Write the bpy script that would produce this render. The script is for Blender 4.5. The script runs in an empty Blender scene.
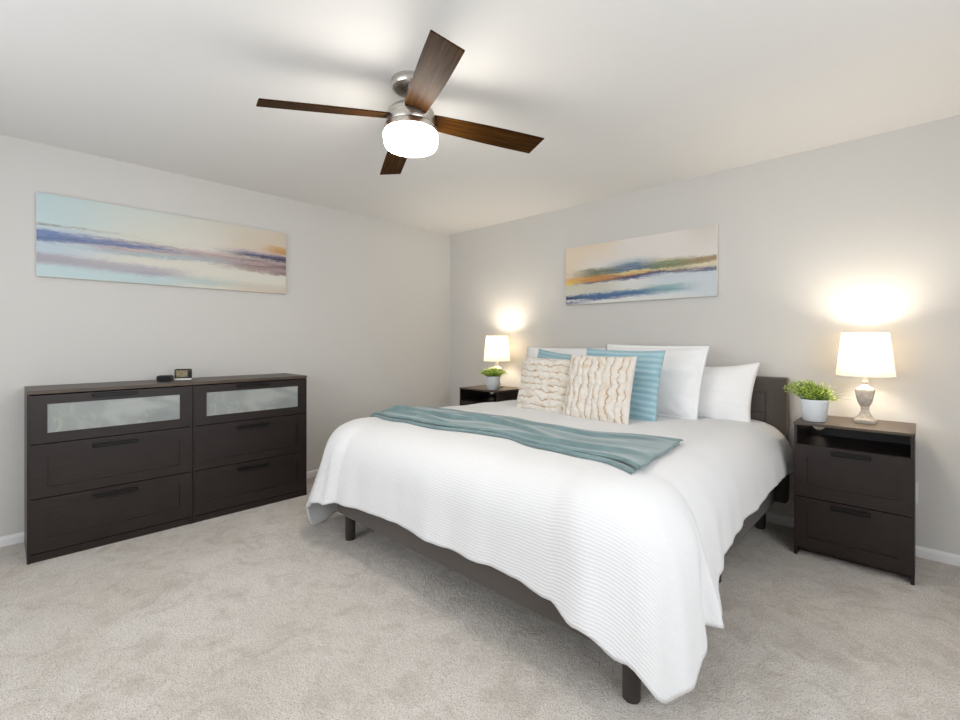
import bpy, bmesh, math, random
from mathutils import Vector, Matrix, noise
sc = bpy.context.scene
R = math.radians
random.seed(4)

# ------------------------------------------------------------ camera, light, exposure
cam_d = bpy.data.cameras.new('camera'); cam = bpy.data.objects.new('camera', cam_d)
sc.collection.objects.link(cam); sc.camera = cam
cam.location = (3.9316, -3.5916, 1.2183)
cam.rotation_euler = (R(90), 0, R(43.892))
cam_d.sensor_fit = 'HORIZONTAL'; cam_d.sensor_width = 36.0
cam_d.lens = 36.0 * 459.606 / 960.0
cam_d.shift_y = -(360 - 340.687) / 960.0
cam_d.clip_start = 0.05

sc.view_settings.view_transform = 'Standard'; sc.view_settings.look = 'None'
sc.view_settings.gamma = 1.0; sc.view_settings.use_curve_mapping = False
sc.view_settings.exposure = 0.44
sc.cycles.max_bounces = 8; sc.cycles.diffuse_bounces = 5; sc.cycles.glossy_bounces = 3
sc.cycles.transmission_bounces = 4
sc.cycles.sample_clamp_indirect = 4.0

w = bpy.data.worlds.new('world'); sc.world = w; w.use_nodes = True
w.node_tree.nodes['Background'].inputs[0].default_value = (0.75, 0.85, 1.0, 1)
w.node_tree.nodes['Background'].inputs[1].default_value = 0.6

def area(name, loc, target, sx, sy, power, col):
    d = bpy.data.lights.new(name, 'AREA'); d.shape = 'RECTANGLE'; d.size = sx; d.size_y = sy
    d.energy = power; d.color = col
    o = bpy.data.objects.new(name, d); sc.collection.objects.link(o)
    o.location = loc
    o.rotation_euler = (Vector(target) - Vector(loc)).to_track_quat('-Z', 'Y').to_euler()
    return o
def point(name, loc, power, col, rad):
    d = bpy.data.lights.new(name, 'POINT'); d.energy = power; d.color = col; d.shadow_soft_size = rad
    o = bpy.data.objects.new(name, d); sc.collection.objects.link(o); o.location = loc
    return o
# fill lights standing in two added windows, unseen behind the camera
area('fill_light_right', (5.16, -2.75, 1.45), (0, -2.75, 1.25), 1.7, 1.3, 30, (0.93, 0.965, 1.0))
area('fill_light_front', (2.2, -4.76, 1.45), (2.2, 0, 1.1), 2.2, 1.3, 25, (0.93, 0.965, 1.0))

# ------------------------------------------------------------ node helpers
class NT:
    def __init__(s, name):
        s.m = bpy.data.materials.new(name); s.m.use_nodes = True
        s.t = s.m.node_tree; s.n = s.t.nodes; s.l = s.t.links
        s.b = s.n['Principled BSDF']; s.out = s.n['Material Output']
    def node(s, typ, **kw):
        n = s.n.new(typ)
        for k, v in kw.items():
            if isinstance(v, bpy.types.NodeSocket): s.l.new(v, n.inputs[k])
            elif k in n.inputs.keys(): n.inputs[k].default_value = v
            else: setattr(n, k, v)
        return n
    def inp(s, n, i, v):
        if isinstance(v, bpy.types.NodeSocket): s.l.new(v, n.inputs[i])
        else: n.inputs[i].default_value = v
    def math(s, op, a, b=0.0, c=None):
        n = s.n.new('ShaderNodeMath'); n.operation = op
        s.inp(n, 0, a); s.inp(n, 1, b)
        if c is not None: s.inp(n, 2, c)
        return n.outputs[0]
    def coord(s, which='Object'):
        return s.n.new('ShaderNodeTexCoord').outputs[which]
    def mapping(s, vec, scale=(1, 1, 1), loc=(0, 0, 0)):
        n = s.n.new('ShaderNodeMapping'); s.l.new(vec, n.inputs[0])
        n.inputs['Scale'].default_value = scale; n.inputs['Location'].default_value = loc
        return n.outputs[0]
    def noise(s, vec, scale=5, detail=3, rough=0.5, dist=0.0):
        n = s.n.new('ShaderNodeTexNoise'); s.l.new(vec, n.inputs['Vector'])
        n.inputs['Scale'].default_value = scale; n.inputs['Detail'].default_value = detail
        n.inputs['Roughness'].default_value = rough; n.inputs['Distortion'].default_value = dist
        return n.outputs[0]
    def ramp(s, fac, stops, interp='LINEAR'):
        n = s.n.new('ShaderNodeValToRGB'); s.l.new(fac, n.inputs[0])
        e = n.color_ramp.elements; n.color_ramp.interpolation = interp
        while len(e) < len(stops): e.new(0.5)
        for i, (p, c) in enumerate(stops):
            e[i].position = p
        for i, (p, c) in enumerate(stops):
            e[i].color = (c, c, c, 1) if isinstance(c, (int, float)) else (*c, 1)
        return n.outputs[0]
    def mix(s, fac, a, b):
        n = s.n.new('ShaderNodeMix'); n.data_type = 'RGBA'
        s.inp(n, 0, fac)
        for i, v in ((6, a), (7, b)):
            if isinstance(v, bpy.types.NodeSocket): s.l.new(v, n.inputs[i])
            else: n.inputs[i].default_value = (*v, 1)
        return n.outputs[2]
    def color(s, c):
        if isinstance(c, bpy.types.NodeSocket): s.l.new(c, s.b.inputs['Base Color'])
        else: s.b.inputs['Base Color'].default_value = (*c, 1)
        return s
    def rough(s, v):
        s.inp(s.b, 'Roughness', v); return s
    def bump(s, h, strength=0.3, dist=0.01):
        n = s.n.new('ShaderNodeBump'); s.l.new(h, n.inputs['Height'])
        n.inputs['Strength'].default_value = strength; n.inputs['Distance'].default_value = dist
        s.l.new(n.outputs[0], s.b.inputs['Normal']); return s
    def spec(s, v):
        s.b.inputs['Specular IOR Level'].default_value = v; return s
    def sheen(s, v, r=0.5):
        s.b.inputs['Sheen Weight'].default_value = v; s.b.inputs['Sheen Roughness'].default_value = r; return s

def paint(name, col, rough=0.6, tex=260, st=0.06):
    m = NT(name); c = m.coord()
    n = m.noise(c, 1.2, 3)
    m.color(m.mix(n, tuple(x * .985 for x in col), tuple(min(1, x * 1.015) for x in col)))
    m.rough(rough).spec(0.25).bump(m.noise(c, tex, 2), st, 0.002)
    return m.m
M = {}
M['wall'] = paint('wall_paint', (0.635, 0.62, 0.595))
M['ceiling'] = paint('ceiling_paint', (0.80, 0.79, 0.775), 0.9, 120, 0.12)
M['trim'] = paint('trim_white', (0.80, 0.80, 0.80), 0.35, 60, 0.01)

def carpet():
    m = NT('carpet_pile'); c = m.coord()
    fine = m.noise(c, 170, 2, 0.8); mid = m.noise(c, 42, 3, 0.65, 0.5)
    big = m.noise(c, 2.3, 4, 0.6, 0.8); blot = m.noise(c, 7.0, 4, 0.65, 1.2)
    base = m.mix(m.ramp(big, [(0.35, 0.0), (0.65, 1.0)]), (0.735, 0.675, 0.605), (0.855, 0.80, 0.74))
    b2 = m.mix(m.ramp(blot, [(0.46, 0.0), (0.72, 0.6)]), base, (0.47, 0.40, 0.335))
    b3 = m.mix(m.ramp(fine, [(0.38, 0.8), (0.51, 0.0)]), b2, (0.38, 0.33, 0.275))
    b4 = m.mix(m.ramp(mid, [(0.5, 0.0), (0.68, 0.35)]), b3, (0.82, 0.78, 0.72))
    m.color(b4).rough(0.95).spec(0.1).sheen(0.25)
    h = m.math('ADD', m.math('MULTIPLY', fine, 0.6), m.math('MULTIPLY', mid, 0.8))
    m.bump(h, 1.0, 0.016)
    return m.m
M['carpet'] = carpet()

def wood_dark(name, col, col2, rough=0.38, scale=(3, 3, 60), spec=0.4):
    m = NT(name); c = m.mapping(m.coord(), scale)
    n = m.noise(c, 3.0, 4, 0.6, 0.6)
    m.color(m.mix(m.ramp(n, [(0.3, 0.0), (0.7, 1.0)]), col, col2))
    m.rough(rough).spec(spec).bump(n, 0.08, 0.003)
    return m.m
M['espresso'] = wood_dark('espresso_wood', (0.0125, 0.0074, 0.0064), (0.023, 0.0148, 0.013), 0.38)
M['espresso_top'] = wood_dark('espresso_wood_top', (0.050, 0.033, 0.022), (0.085, 0.060, 0.042), 0.40, (3, 60, 3), 0.5)
M['handle'] = NT('handle_black').color((0.004, 0.0035, 0.0035)).rough(0.35).spec(0.3).m
def frosted():
    m = NT('frosted_glass'); c = m.coord()
    n = m.noise(m.mapping(c, (3.5, 1, 6)), 1.1, 2, 0.45, 0.9); n2 = m.noise(m.mapping(c, (9, 1, 5)), 1.7, 2, 0.5, 1.5)
    a = m.mix(m.ramp(n, [(0.38, 0.0), (0.56, 0.35), (0.66, 1.0)]), (0.24, 0.26, 0.255), (0.36, 0.38, 0.365))
    m.color(m.mix(m.ramp(n2, [(0.56, 0.0), (0.72, 0.5)]), a, (0.40, 0.43, 0.36)))
    m.rough(0.33).spec(0.5)
    return m.m
M['frosted'] = frosted()

def cloth(name, col, wx=0, wz=0, st=0.2, rough=0.85, sheen=0.2, weave=900, uv=False):
    m = NT(name); c = m.coord('UV') if uv else m.coord()
    h = m.noise(c, weave, 2, 0.6)
    m.color(m.mix(m.noise(c, 6, 3), tuple(x * .97 for x in col), tuple(min(1, x * 1.03) for x in col)))
    m.rough(rough).spec(0.15).sheen(sheen).bump(h, st, 0.002)
    return m.m
M['grey_up'] = cloth('grey_upholstery', (0.090, 0.077, 0.068), st=0.6, weave=420)
M['grey_leg'] = NT('dark_leg').color((0.035, 0.030, 0.028)).rough(0.35).m
M['mattress'] = cloth('mattress_ticking', (0.7, 0.7, 0.7))
M['white_cloth'] = cloth('white_cotton', (0.87, 0.87, 0.875), st=0.15)

def duvet_mat():
    m = NT('waffle_duvet'); uv = m.coord('UV')
    sep = m.n.new('ShaderNodeSeparateXYZ'); m.l.new(uv, sep.inputs[0])
    wob = m.math('MULTIPLY', m.noise(uv, 9, 2), 0.012)
    v = m.math('ADD', sep.outputs[1], wob)
    rv = m.math('SINE', m.math('MULTIPLY', v, 2 * math.pi / 0.0125))
    ru = m.math('SINE', m.math('MULTIPLY', m.math('ADD', sep.outputs[0], wob), 2 * math.pi / 0.010))
    h = m.math('ADD', m.math('MULTIPLY', rv, 1.0), m.math('MULTIPLY', m.math('MULTIPLY', ru, rv), 0.5))
    h = m.math('ADD', h, m.math('MULTIPLY', m.noise(uv, 120, 2), 1.2))
    m.color((0.75, 0.75, 0.76)).rough(0.9).spec(0.1).sheen(0.2)
    m.bump(h, 0.32, 0.0014)
    return m.m
M['duvet'] = duvet_mat()

def throw_mat():
    m = NT('teal_throw'); uv = m.coord('UV')
    n = m.noise(m.mapping(uv, (3, 14, 1)), 2.2, 4, 0.6, 0.8)
    m.color(m.mix(m.ramp(n, [(0.3, 0.0), (0.7, 1.0)]), (0.125, 0.195, 0.205), (0.20, 0.29, 0.30)))
    m.rough(0.8).spec(0.15).sheen(0.5, 0.4).bump(m.noise(uv, 260, 2), 0.4, 0.002)
    return m.m
M['throw'] = throw_mat()
def blue_mat():
    m = NT('blue_ribbed'); c = m.coord()
    n = m.noise(m.mapping(c, (4, 1, 40)), 3, 3)
    a = m.node('ShaderNodeAttribute', attribute_name='seam')
    m.color(m.mix(m.math('MULTIPLY', n, a.outputs['Fac']), (0.27, 0.45, 0.52), (0.52, 0.68, 0.73))).rough(0.8).spec(0.15).sheen(0.3)
    m.bump(m.noise(c, 300, 2), 0.3, 0.002)
    return m.m
M['blue'] = blue_mat()
def fur_mat():
    m = NT('ruched_faux_fur'); c = m.coord()
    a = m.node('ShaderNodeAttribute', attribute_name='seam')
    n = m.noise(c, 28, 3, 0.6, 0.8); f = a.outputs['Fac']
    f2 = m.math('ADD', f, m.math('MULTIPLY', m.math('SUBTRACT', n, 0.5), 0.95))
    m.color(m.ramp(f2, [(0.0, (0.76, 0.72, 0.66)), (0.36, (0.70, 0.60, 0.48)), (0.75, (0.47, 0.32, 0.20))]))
    m.rough(0.95).spec(0.05).sheen(0.5).bump(m.noise(c, 160, 3, 0.7), 0.7, 0.006)
    return m.m
M['fur'] = fur_mat()

def metal(name, col, rough):
    m = NT(name); m.b.inputs['Metallic'].default_value = 1.0
    c = m.mapping(m.coord(), (1, 1, 40))
    m.color(col).rough(m.ramp(m.noise(c, 6, 2), [(0.3, rough * .8), (0.7, rough * 1.25)]))
    return m.m
M['nickel'] = metal('brushed_nickel', (0.60, 0.57, 0.53), 0.28)
M['brass'] = metal('brass', (0.6, 0.45, 0.2), 0.3)
def blade_mat():
    m = NT('walnut_blade'); c = m.coord()
    n = m.noise(m.mapping(c, (2, 34, 34)), 2.5, 4, 0.65, 0.5)
    m.color(m.ramp(n, [(0.3, (0.014, 0.005, 0.001)), (0.5, (0.038, 0.0145, 0.0028)), (0.72, (0.080, 0.036, 0.006))]))
    m.rough(0.5).spec(0.03).bump(n, 0.1, 0.002)
    return m.m
M['blade'] = blade_mat()
def emis(name, col, st):
    m = NT(name); m.color((0.9, 0.9, 0.9))
    m.b.inputs['Emission Color'].default_value = (*col, 1); m.b.inputs['Emission Strength'].default_value = st
    return m.m
M['bowl'] = emis('lit_opal_glass', (1.0, 0.93, 0.83), 36.0)
M['bulb'] = emis('lit_bulb', (1.0, 0.80, 0.52), 12.0)
def shade_mat():
    m = NT('lamp_shade_fabric')
    tr = m.node('ShaderNodeBsdfTranslucent'); tr.inputs[0].default_value = (0.74, 0.64, 0.48, 1)
    df = m.node('ShaderNodeBsdfDiffuse'); df.inputs[0].default_value = (0.82, 0.79, 0.73, 1)
    mx = m.node('ShaderNodeMixShader'); mx.inputs[0].default_value = 0.27
    m.l.new(df.outputs[0], mx.inputs[1]); m.l.new(tr.outputs[0], mx.inputs[2]); m.l.new(mx.outputs[0], m.out.inputs[0])
    return m.m
M['shade'] = shade_mat()
def lampbase_mat():
    m = NT('lamp_base_finish'); c = m.coord()
    n = m.noise(m.mapping(c, (1, 1, 1)), 45, 4, 0.7)
    m.color(m.ramp(n, [(0.3, (0.36, 0.31, 0.26)), (0.55, (0.50, 0.45, 0.39)), (0.75, (0.66, 0.61, 0.54))]))
    m.b.inputs['Metallic'].default_value = 0.1
    m.rough(0.35).bump(n, 0.1, 0.002)
    return m.m
M['lampbase'] = lampbase_mat()
M['pot'] = NT('white_ceramic').color((0.72, 0.75, 0.78)).rough(0.35).m
M['soil'] = NT('soil').color((0.05, 0.035, 0.02)).rough(0.95).m
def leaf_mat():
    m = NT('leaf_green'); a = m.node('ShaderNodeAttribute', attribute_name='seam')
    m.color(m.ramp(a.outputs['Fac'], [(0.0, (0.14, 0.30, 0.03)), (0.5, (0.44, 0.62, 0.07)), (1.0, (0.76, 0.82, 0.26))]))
    m.rough(0.5)
    m.b.inputs['Subsurface Weight'].default_value = 0.0
    return m.m
M['leaf'] = leaf_mat()
M['stem'] = NT('stem_green').color((0.14, 0.20, 0.06)).rough(0.6).m
M['black_plastic'] = NT('black_plastic').color((0.010, 0.010, 0.011)).rough(0.3).m
M['black_fabric'] = cloth('black_mesh', (0.018, 0.018, 0.020), st=0.5, weave=500)
M['white_plastic'] = NT('white_plastic').color((0.78, 0.77, 0.75)).rough(0.4).m
def lcd():
    m = NT('amber_grey_display'); c = m.coord()
    n = m.noise(m.mapping(c, (60, 1, 30)), 2, 2, 0.5)
    m.color(m.mix(m.ramp(n, [(0.4, 0.0), (0.6, 1.0)]), (0.16, 0.13, 0.075), (0.34, 0.28, 0.17))).rough(0.25)
    return m.m
M['lcd'] = lcd()

# ------------------------------------------------------------ mesh helpers
def fin(bm, smooth=False, ang=40):
    bmesh.ops.recalc_face_normals(bm, faces=bm.faces)
    for f in bm.faces: f.smooth = smooth
    if smooth:
        for e in bm.edges:
            if len(e.link_faces) == 2 and e.calc_face_angle(0) > R(ang): e.smooth = False
def obj(name, bm, mat, parent=None, smooth=False, ang=40, loc=None, recalc=True):
    if recalc: fin(bm, smooth, ang)
    else:
        for f in bm.faces: f.smooth = smooth
    me = bpy.data.meshes.new(name); bm.to_mesh(me); bm.free()
    me.materials.append(mat if not isinstance(mat, str) else M[mat])
    o = bpy.data.objects.new(name, me); sc.collection.objects.link(o)
    if loc: o.location = loc
    if parent: o.parent = parent
    return o
def tag(o, label, cat, group=None):
    o['label'] = label; o['category'] = cat
    if group: o['group'] = group
    return o
def thing(name, label, cat, loc=(0, 0, 0), rz=0, group=None):
    o = bpy.data.objects.new(name, None); sc.collection.objects.link(o)
    o.location = loc; o.rotation_euler = (0, 0, rz); o.empty_display_size = 0.1
    return tag(o, label, cat, group)
def struct(name, bm, mat, smooth=False):
    o = obj(name, bm, mat, None, smooth); o['kind'] = 'structure'; return o
def copy_tree(o, parent=None):
    c = o.copy(); sc.collection.objects.link(c)
    if parent: c.parent = parent
    for ch in [x for x in sc.collection.objects if x.parent == o]: copy_tree(ch, c)
    return c
def box(bm, a, b, bev=0.0, seg=1):
    x0, y0, z0 = a; x1, y1, z1 = b
    v = [bm.verts.new(p) for p in ((x0, y0, z0), (x1, y0, z0), (x1, y1, z0), (x0, y1, z0), (x0, y0, z1), (x1, y0, z1), (x1, y1, z1), (x0, y1, z1))]
    fs = [bm.faces.new([v[i] for i in q]) for q in ((0, 3, 2, 1), (4, 5, 6, 7), (0, 1, 5, 4), (1, 2, 6, 5), (2, 3, 7, 6), (3, 0, 4, 7))]
    if bev:
        es = list({e for f in fs for e in f.edges})
        bmesh.ops.bevel(bm, geom=es, offset=bev, segments=seg, affect='EDGES', profile=0.5)
def bx(a, b, bev=0.0, seg=1):
    bm = bmesh.new(); box(bm, a, b, bev, seg); return bm
def rings(bm, rs, cap0=True, cap1=True, closed=True):
    vs = [[bm.verts.new(p) for p in r] for r in rs]
    n = len(rs[0])
    for i in range(len(vs) - 1):
        for j in range(n if closed else n - 1):
            k = (j + 1) % n
            bm.faces.new((vs[i][j], vs[i][k], vs[i + 1][k], vs[i + 1][j]))
    if cap0: bm.faces.new(list(reversed(vs[0])))
    if cap1: bm.faces.new(vs[-1])
    return vs
def circ(r, z, n=32, c=(0, 0)):
    return [(c[0] + r * math.cos(2 * math.pi * i / n), c[1] + r * math.sin(2 * math.pi * i / n), z) for i in range(n)]
def lathe(prof, n=32, cap0=True, cap1=True, bm=None, c=(0, 0)):
    bm = bm or bmesh.new(); rings(bm, [circ(r, z, n, c) for r, z in prof], cap0, cap1); return bm
def rsq(h, z, k=0.25, n=4):
    """square ring of half side h with rounded corners"""
    r = h * k; out = []
    for q, (sx, sy) in enumerate(((1, 1), (-1, 1), (-1, -1), (1, -1))):
        for i in range(n + 1):
            a = q * math.pi / 2 + i / n * math.pi / 2
            out.append((sx * (h - r) + r * math.cos(a), sy * (h - r) + r * math.sin(a), z))
    return out
def tube(bm, pts, r, n=8):
    pts = [Vector(p) for p in pts]; rs = []
    for i, p in enumerate(pts):
        d = (pts[min(i + 1, len(pts) - 1)] - pts[max(i - 1, 0)]).normalized()
        u = d.cross(Vector((0, 0, 1)))
        if u.length < 1e-3: u = Vector((1, 0, 0))
        u.normalize(); v = d.cross(u)
        rs.append([p + r * (math.cos(2 * math.pi * k / n) * u + math.sin(2 * math.pi * k / n) * v) for k in range(n)])
    rings(bm, rs)
def sm(t):
    t = max(0.0, min(1.0, t)); return t * t * (3 - 2 * t)
def nz(x, y=0.0, z=0.0): return noise.noise(Vector((x, y, z)))

# ------------------------------------------------------------ room shell
RX, RY, H, T = 5.2, -4.8, 2.44, 0.12
struct('floor', bx((-T, RY - T, -0.1), (RX + T, T, 0)), 'carpet')
struct('ceiling', bx((-T, RY - T, H), (RX + T, T, H + 0.1)), 'ceiling')
struct('wall_left', bx((-T, RY - T, 0), (0, T, H)), 'wall')
struct('wall_back', bx((0, 0, 0), (RX, T, H)), 'wall')
def wall_hole(name, axis, h0, h1, z0, z1):
    bm = bmesh.new()
    if axis == 'x':
        for a, b in (((RX, RY, 0), (RX + T, h0, H)), ((RX, h1, 0), (RX + T, T, H)), ((RX, h0, 0), (RX + T, h1, z0)), ((RX, h0, z1), (RX + T, h1, H))): box(bm, a, b)
    else:
        for a, b in (((0, RY - T, 0), (h0, RY, H)), ((h1, RY - T, 0), (RX + T, RY, H)), ((h0, RY - T, 0), (h1, RY, z0)), ((h0, RY - T, z1), (h1, RY, H))): box(bm, a, b)
    struct(name, bm, 'wall')
wall_hole('wall_right', 'x', -3.65, -1.85, 0.8, 2.1)
wall_hole('wall_front', 'y', 1.05, 3.35, 0.8, 2.1)
def added_window(name, axis, h0, h1, z0, z1):
    bm = bmesh.new(); f = 0.05; mid = (h0 + h1) / 2
    for a, b in (((h0, z0), (h0 + f, z1)), ((h1 - f, z0), (h1, z1)), ((h0, z0), (h1, z0 + f)), ((h0, z1 - f), (h1, z1)), ((mid - f / 2, z0), (mid + f / 2, z1))):
        if axis == 'x': box(bm, (RX + 0.03, a[0], a[1]), (RX + 0.08, b[0], b[1]), 0.003)
        else: box(bm, (a[0], RY - 0.08, a[1]), (b[0], RY - 0.03, b[1]), 0.003)
    struct(name, bm, 'trim')
added_window('added_window_1', 'x', -3.65, -1.85, 0.8, 2.1)  # unseen frames, added to go with the fill lights
added_window('added_window_2', 'y', 1.05, 3.35, 0.8, 2.1)
def baseboard(name, p0, p1, nrm):
    bm = bmesh.new(); p0 = Vector(p0); p1 = Vector(p1); n = Vector(nrm)
    prof = [(0, 0), (0.013, 0), (0.013, 0.038), (0.010, 0.048), (0.004, 0.056), (0, 0.058)]
    rings(bm, [[p + n * a + Vector((0, 0, z)) for a, z in prof] for p in (p0, p1)])
    struct(name, bm, 'trim')
baseboard('baseboard_left', (0, RY, 0), (0, 0, 0), (1, 0, 0))
baseboard('baseboard_back', (0.013, 0, 0), (RX, 0, 0), (0, -1, 0))
baseboard('baseboard_right', (RX, 0, 0), (RX, RY, 0), (-1, 0, 0))
baseboard('baseboard_front', (0.013, RY, 0), (RX - 0.013, RY, 0), (0, 1, 0))

# ------------------------------------------------------------ dressers and nightstands (front faces local -Y)
def front_panel(x0, x1, z0, z1, y, t, rx0, rx1, rz0, rz1, dep, glass=False):
    """drawer front from y (face) to y+t with a recessed centre field"""
    bm = bmesh.new(); b = 0.0012
    box(bm, (x0, y, z0), (rx0, y + t, z1), 0); box(bm, (rx1, y, z0), (x1, y + t, z1), 0)
    box(bm, (rx0, y, z0), (rx1, y + t, rz0), 0); box(bm, (rx0, y, rz1), (rx1, y + t, z1), 0)
    if not glass:
        box(bm, (rx0, y + dep, rz0), (rx1, y + t - 0.001, rz1), 0)
    return bm
def handle(xc, z, y, L, parent, h=0.020, d=0.022):
    bm = bmesh.new()
    box(bm, (xc - L / 2, y - d, z - h / 2), (xc + L / 2, y - d + 0.010, z + h / 2), 0.002)
    for s in (-1, 1):
        box(bm, (xc + s * (L / 2 - 0.012) - 0.006, y - d + 0.009, z - h / 2 + .002), (xc + s * (L / 2 - 0.012) + 0.006, y + 0.001, z + h / 2 - .002), 0)
    return obj('handle', bm, 'handle', parent)
def dresser(label, loc, rz, W=0.788, D=0.40, Ht=0.943):
    t = thing('chest_of_drawers', label, 'dresser', loc, rz, 'pair of dark chests of drawers')
    a = W / 2 - 0.0008; bm = bmesh.new(); fy = -D
    box(bm, (-a, fy, 0), (-a + 0.016, 0, Ht - 0.022), 0.001); box(bm, (a - 0.016, fy, 0), (a, 0, Ht - 0.022), 0.001)
    box(bm, (-a + 0.016, -0.008, 0.05), (a - 0.016, -0.002, Ht - 0.022))
    box(bm, (-a + 0.016, fy + 0.02, 0.045), (a - 0.016, -0.008, 0.055))
    obj('body', bm, 'espresso', t)
    obj('top', bx((-a, fy - 0.006, Ht - 0.020), (a, 0, Ht), 0.0015), 'espresso_top', t)
    obj('plinth', bx((-a + 0.016, fy + 0.004, 0), (a - 0.016, fy + 0.018, 0.044), 0.001), 'espresso', t)
    x0, x1 = -a + 0.011, a - 0.003
    rows = [(0.650, 0.916, 0.706, 0.866, 0.899, True), (0.350, 0.645, 0.404, 0.573, 0.604, False), (0.050, 0.345, 0.124, 0.289, 0.307, False)]
    for z0, z1, r0, r1, hz, gl in rows:
        m = 0.070
        d = obj('drawer', front_panel(x0, x1, z0, z1, fy - 0.004, 0.018, x0 + m, x1 - m, r0, r1, 0.008, gl), 'espresso', t)
        if gl:
            obj('glass_panel', bx((x0 + m, fy, r0), (x1 - m, fy + 0.006, r1)), 'frosted', d)['label'] = 'frosted glass panel'
            bb = bmesh.new()
            box(bb, (x0 + m - .006, fy + 0.007, r0 - .006), (x1 - m + .006, fy + 0.013, r1 + .006))
            obj('backing', bb, 'espresso', d)
        handle(-0.012, hz, fy - 0.004, 0.215, d)
    return t
dresser('dark chest of drawers with frosted top drawer, left one, carrying the digital clock', (0.029, -3.500 + 0.394, 0), R(90))
dresser('dark chest of drawers with frosted top drawer, right one, bare on top', (0.029, -2.712 + 0.394, 0), R(90))

def nightstand(label, loc):
    t = thing('nightstand', label, 'nightstand', loc, 0, 'dark nightstands beside the bed')
    W, D, Ht = 0.508, 0.41, 0.755; a = W / 2; fy = -D; bm = bmesh.new()
    box(bm, (-a + .003, fy, 0), (-a + 0.018, 0, Ht - 0.014), 0.001); box(bm, (a - 0.018, fy, 0), (a - .003, 0, Ht - 0.014), 0.001)
    box(bm, (-a + 0.021, fy + 0.004, 0.622), (a - 0.021, -0.008, 0.632))
    box(bm, (-a + 0.021, fy + 0.02, 0.045), (a - 0.021, -0.008, 0.055))
    box(bm, (-a + 0.021, fy + 0.045, 0.018), (a - 0.021, fy + 0.058, 0.046))
    obj('body', bm, 'espresso', t)
    # back panel with a half-round cable notch at its top edge
    bm = bmesh.new(); cx, r = -0.190, 0.034; zt = Ht - 0.014
    pts = [(-a + 0.018, 0.05), (a - 0.018, 0.05), (a - 0.018, zt)]
    pts += [(cx + r, zt)]
    pts += [(cx + r * math.cos(-math.pi * i / 10), zt - 0.048 + r * math.sin(-math.pi * i / 10)) for i in range(11)]
    pts += [(cx - r, zt)]
    pts += [(-a + 0.018, zt)]
    f = bm.faces.new([bm.verts.new((x, -0.008, z)) for x, z in pts])
    g = bmesh.ops.extrude_face_region(bm, geom=[f]); bmesh.ops.translate(bm, verts=[v for v in g['geom'] if isinstance(v, bmesh.types.BMVert)], vec=(0, 0.006, 0))
    obj('back_panel', bm, 'espresso', t)
    obj('top', bx((-a, fy - 0.005, Ht - 0.014), (a, 0, Ht), 0.0015), 'espresso_top', t)
    x0, x1 = -a + 0.006, a - 0.006
    for z0, z1, r0, r1, hz in ((0.340, 0.629, 0.407, 0.566, 0.604), (0.048, 0.335, 0.115, 0.270, 0.308)):
        d = obj('drawer', front_panel(x0, x1, z0, z1, fy - 0.004, 0.018, x0 + 0.058, x1 - 0.058, r0, r1, 0.008), 'espresso', t)
        handle(0.003, hz, fy - 0.004, 0.165, d)
    return t
NSX, NSX2 = 3.654, 0.880
nightstand('dark brown two-drawer nightstand with open shelf on the right side of the bed', (NSX, -0.039, 0))
nightstand('dark brown nightstand mostly hidden behind the far left side of the bed', (NSX2, -0.039, 0))

# ------------------------------------------------------------ table lamps
def lamp(label, loc):
    t = thing('table_lamp', label, 'lamp', loc, 0, 'lit bedside table lamps')
    bm = bmesh.new()
    S = [(h * .745, z) for h, z in ((0.064, 0.0), (0.065, 0.002), (0.065, 0.018), (0.062, 0.021), (0.052, 0.026), (0.038, 0.040), (0.028, 0.056), (0.023, 0.074),
         (0.026, 0.078), (0.026, 0.084), (0.024, 0.088), (0.034, 0.102), (0.044, 0.122), (0.051, 0.147), (0.055, 0.170), (0.057, 0.184), (0.055, 0.190), (0.040, 0.199), (0.026, 0.207), (0.018, 0.218))]
    rings(bm, [rsq(h, z, 0.22) for h, z in S])
    obj('base', bm, 'lampbase', t, True, 30)
    obj('neck', lathe([(0.014, 0.217), (0.016, 0.222), (0.016, 0.232), (0.013, 0.235), (0.013, 0.268), (0.018, 0.270), (0.018, 0.300), (0.012, 0.304)], 20), 'lampbase', t, True)
    z0, z1, r0, r1 = 0.264, 0.510, 0.131, 0.104
    sh = obj('lamp_shade', lathe([(r0, z0), (r1, z1)], 64, False, False), 'shade', t, True)
    for r, z in ((r0, z0), (r1, z1)):
        obj('shade_rim', lathe([(r - .001, z - .002), (r + .0012, z - .002), (r + .0012, z + .003), (r - .001, z + .003), (r - .001, z - .002)], 64, False, False), 'white_plastic', sh)
    bm = bmesh.new()
    for k in range(3):
        a = k * 2 * math.pi / 3 + 0.4
        tube(bm, [(0.012 * math.cos(a), 0.012 * math.sin(a), 0.300), (0.08 * math.cos(a), 0.08 * math.sin(a), 0.480), ((r1 - .003) * math.cos(a), (r1 - .003) * math.sin(a), 0.500)], 0.0015, 5)
    obj('shade_frame', bm, 'brass', sh)
    bm = bmesh.new(); bmesh.ops.create_uvsphere(bm, u_segments=16, v_segments=10, radius=0.026)
    for v in bm.verts: v.co.z = v.co.z * 1.15 + 0.385
    b = obj('bulb', bm, 'bulb', t, True); b.visible_shadow = True
    pl = point('lamp_light', (loc[0], loc[1], loc[2] + 0.425), 11.5, (1.0, 0.87, 0.70), 0.055)
    return t
L1 = (3.698, -0.200, 0.7552); L2 = (0.900, -0.200, 0.7552)
lamp('white-shaded lamp with faceted urn base standing on the right nightstand', L1)
lamp('white-shaded lamp behind the small plant on the far left nightstand', L2)

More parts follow.
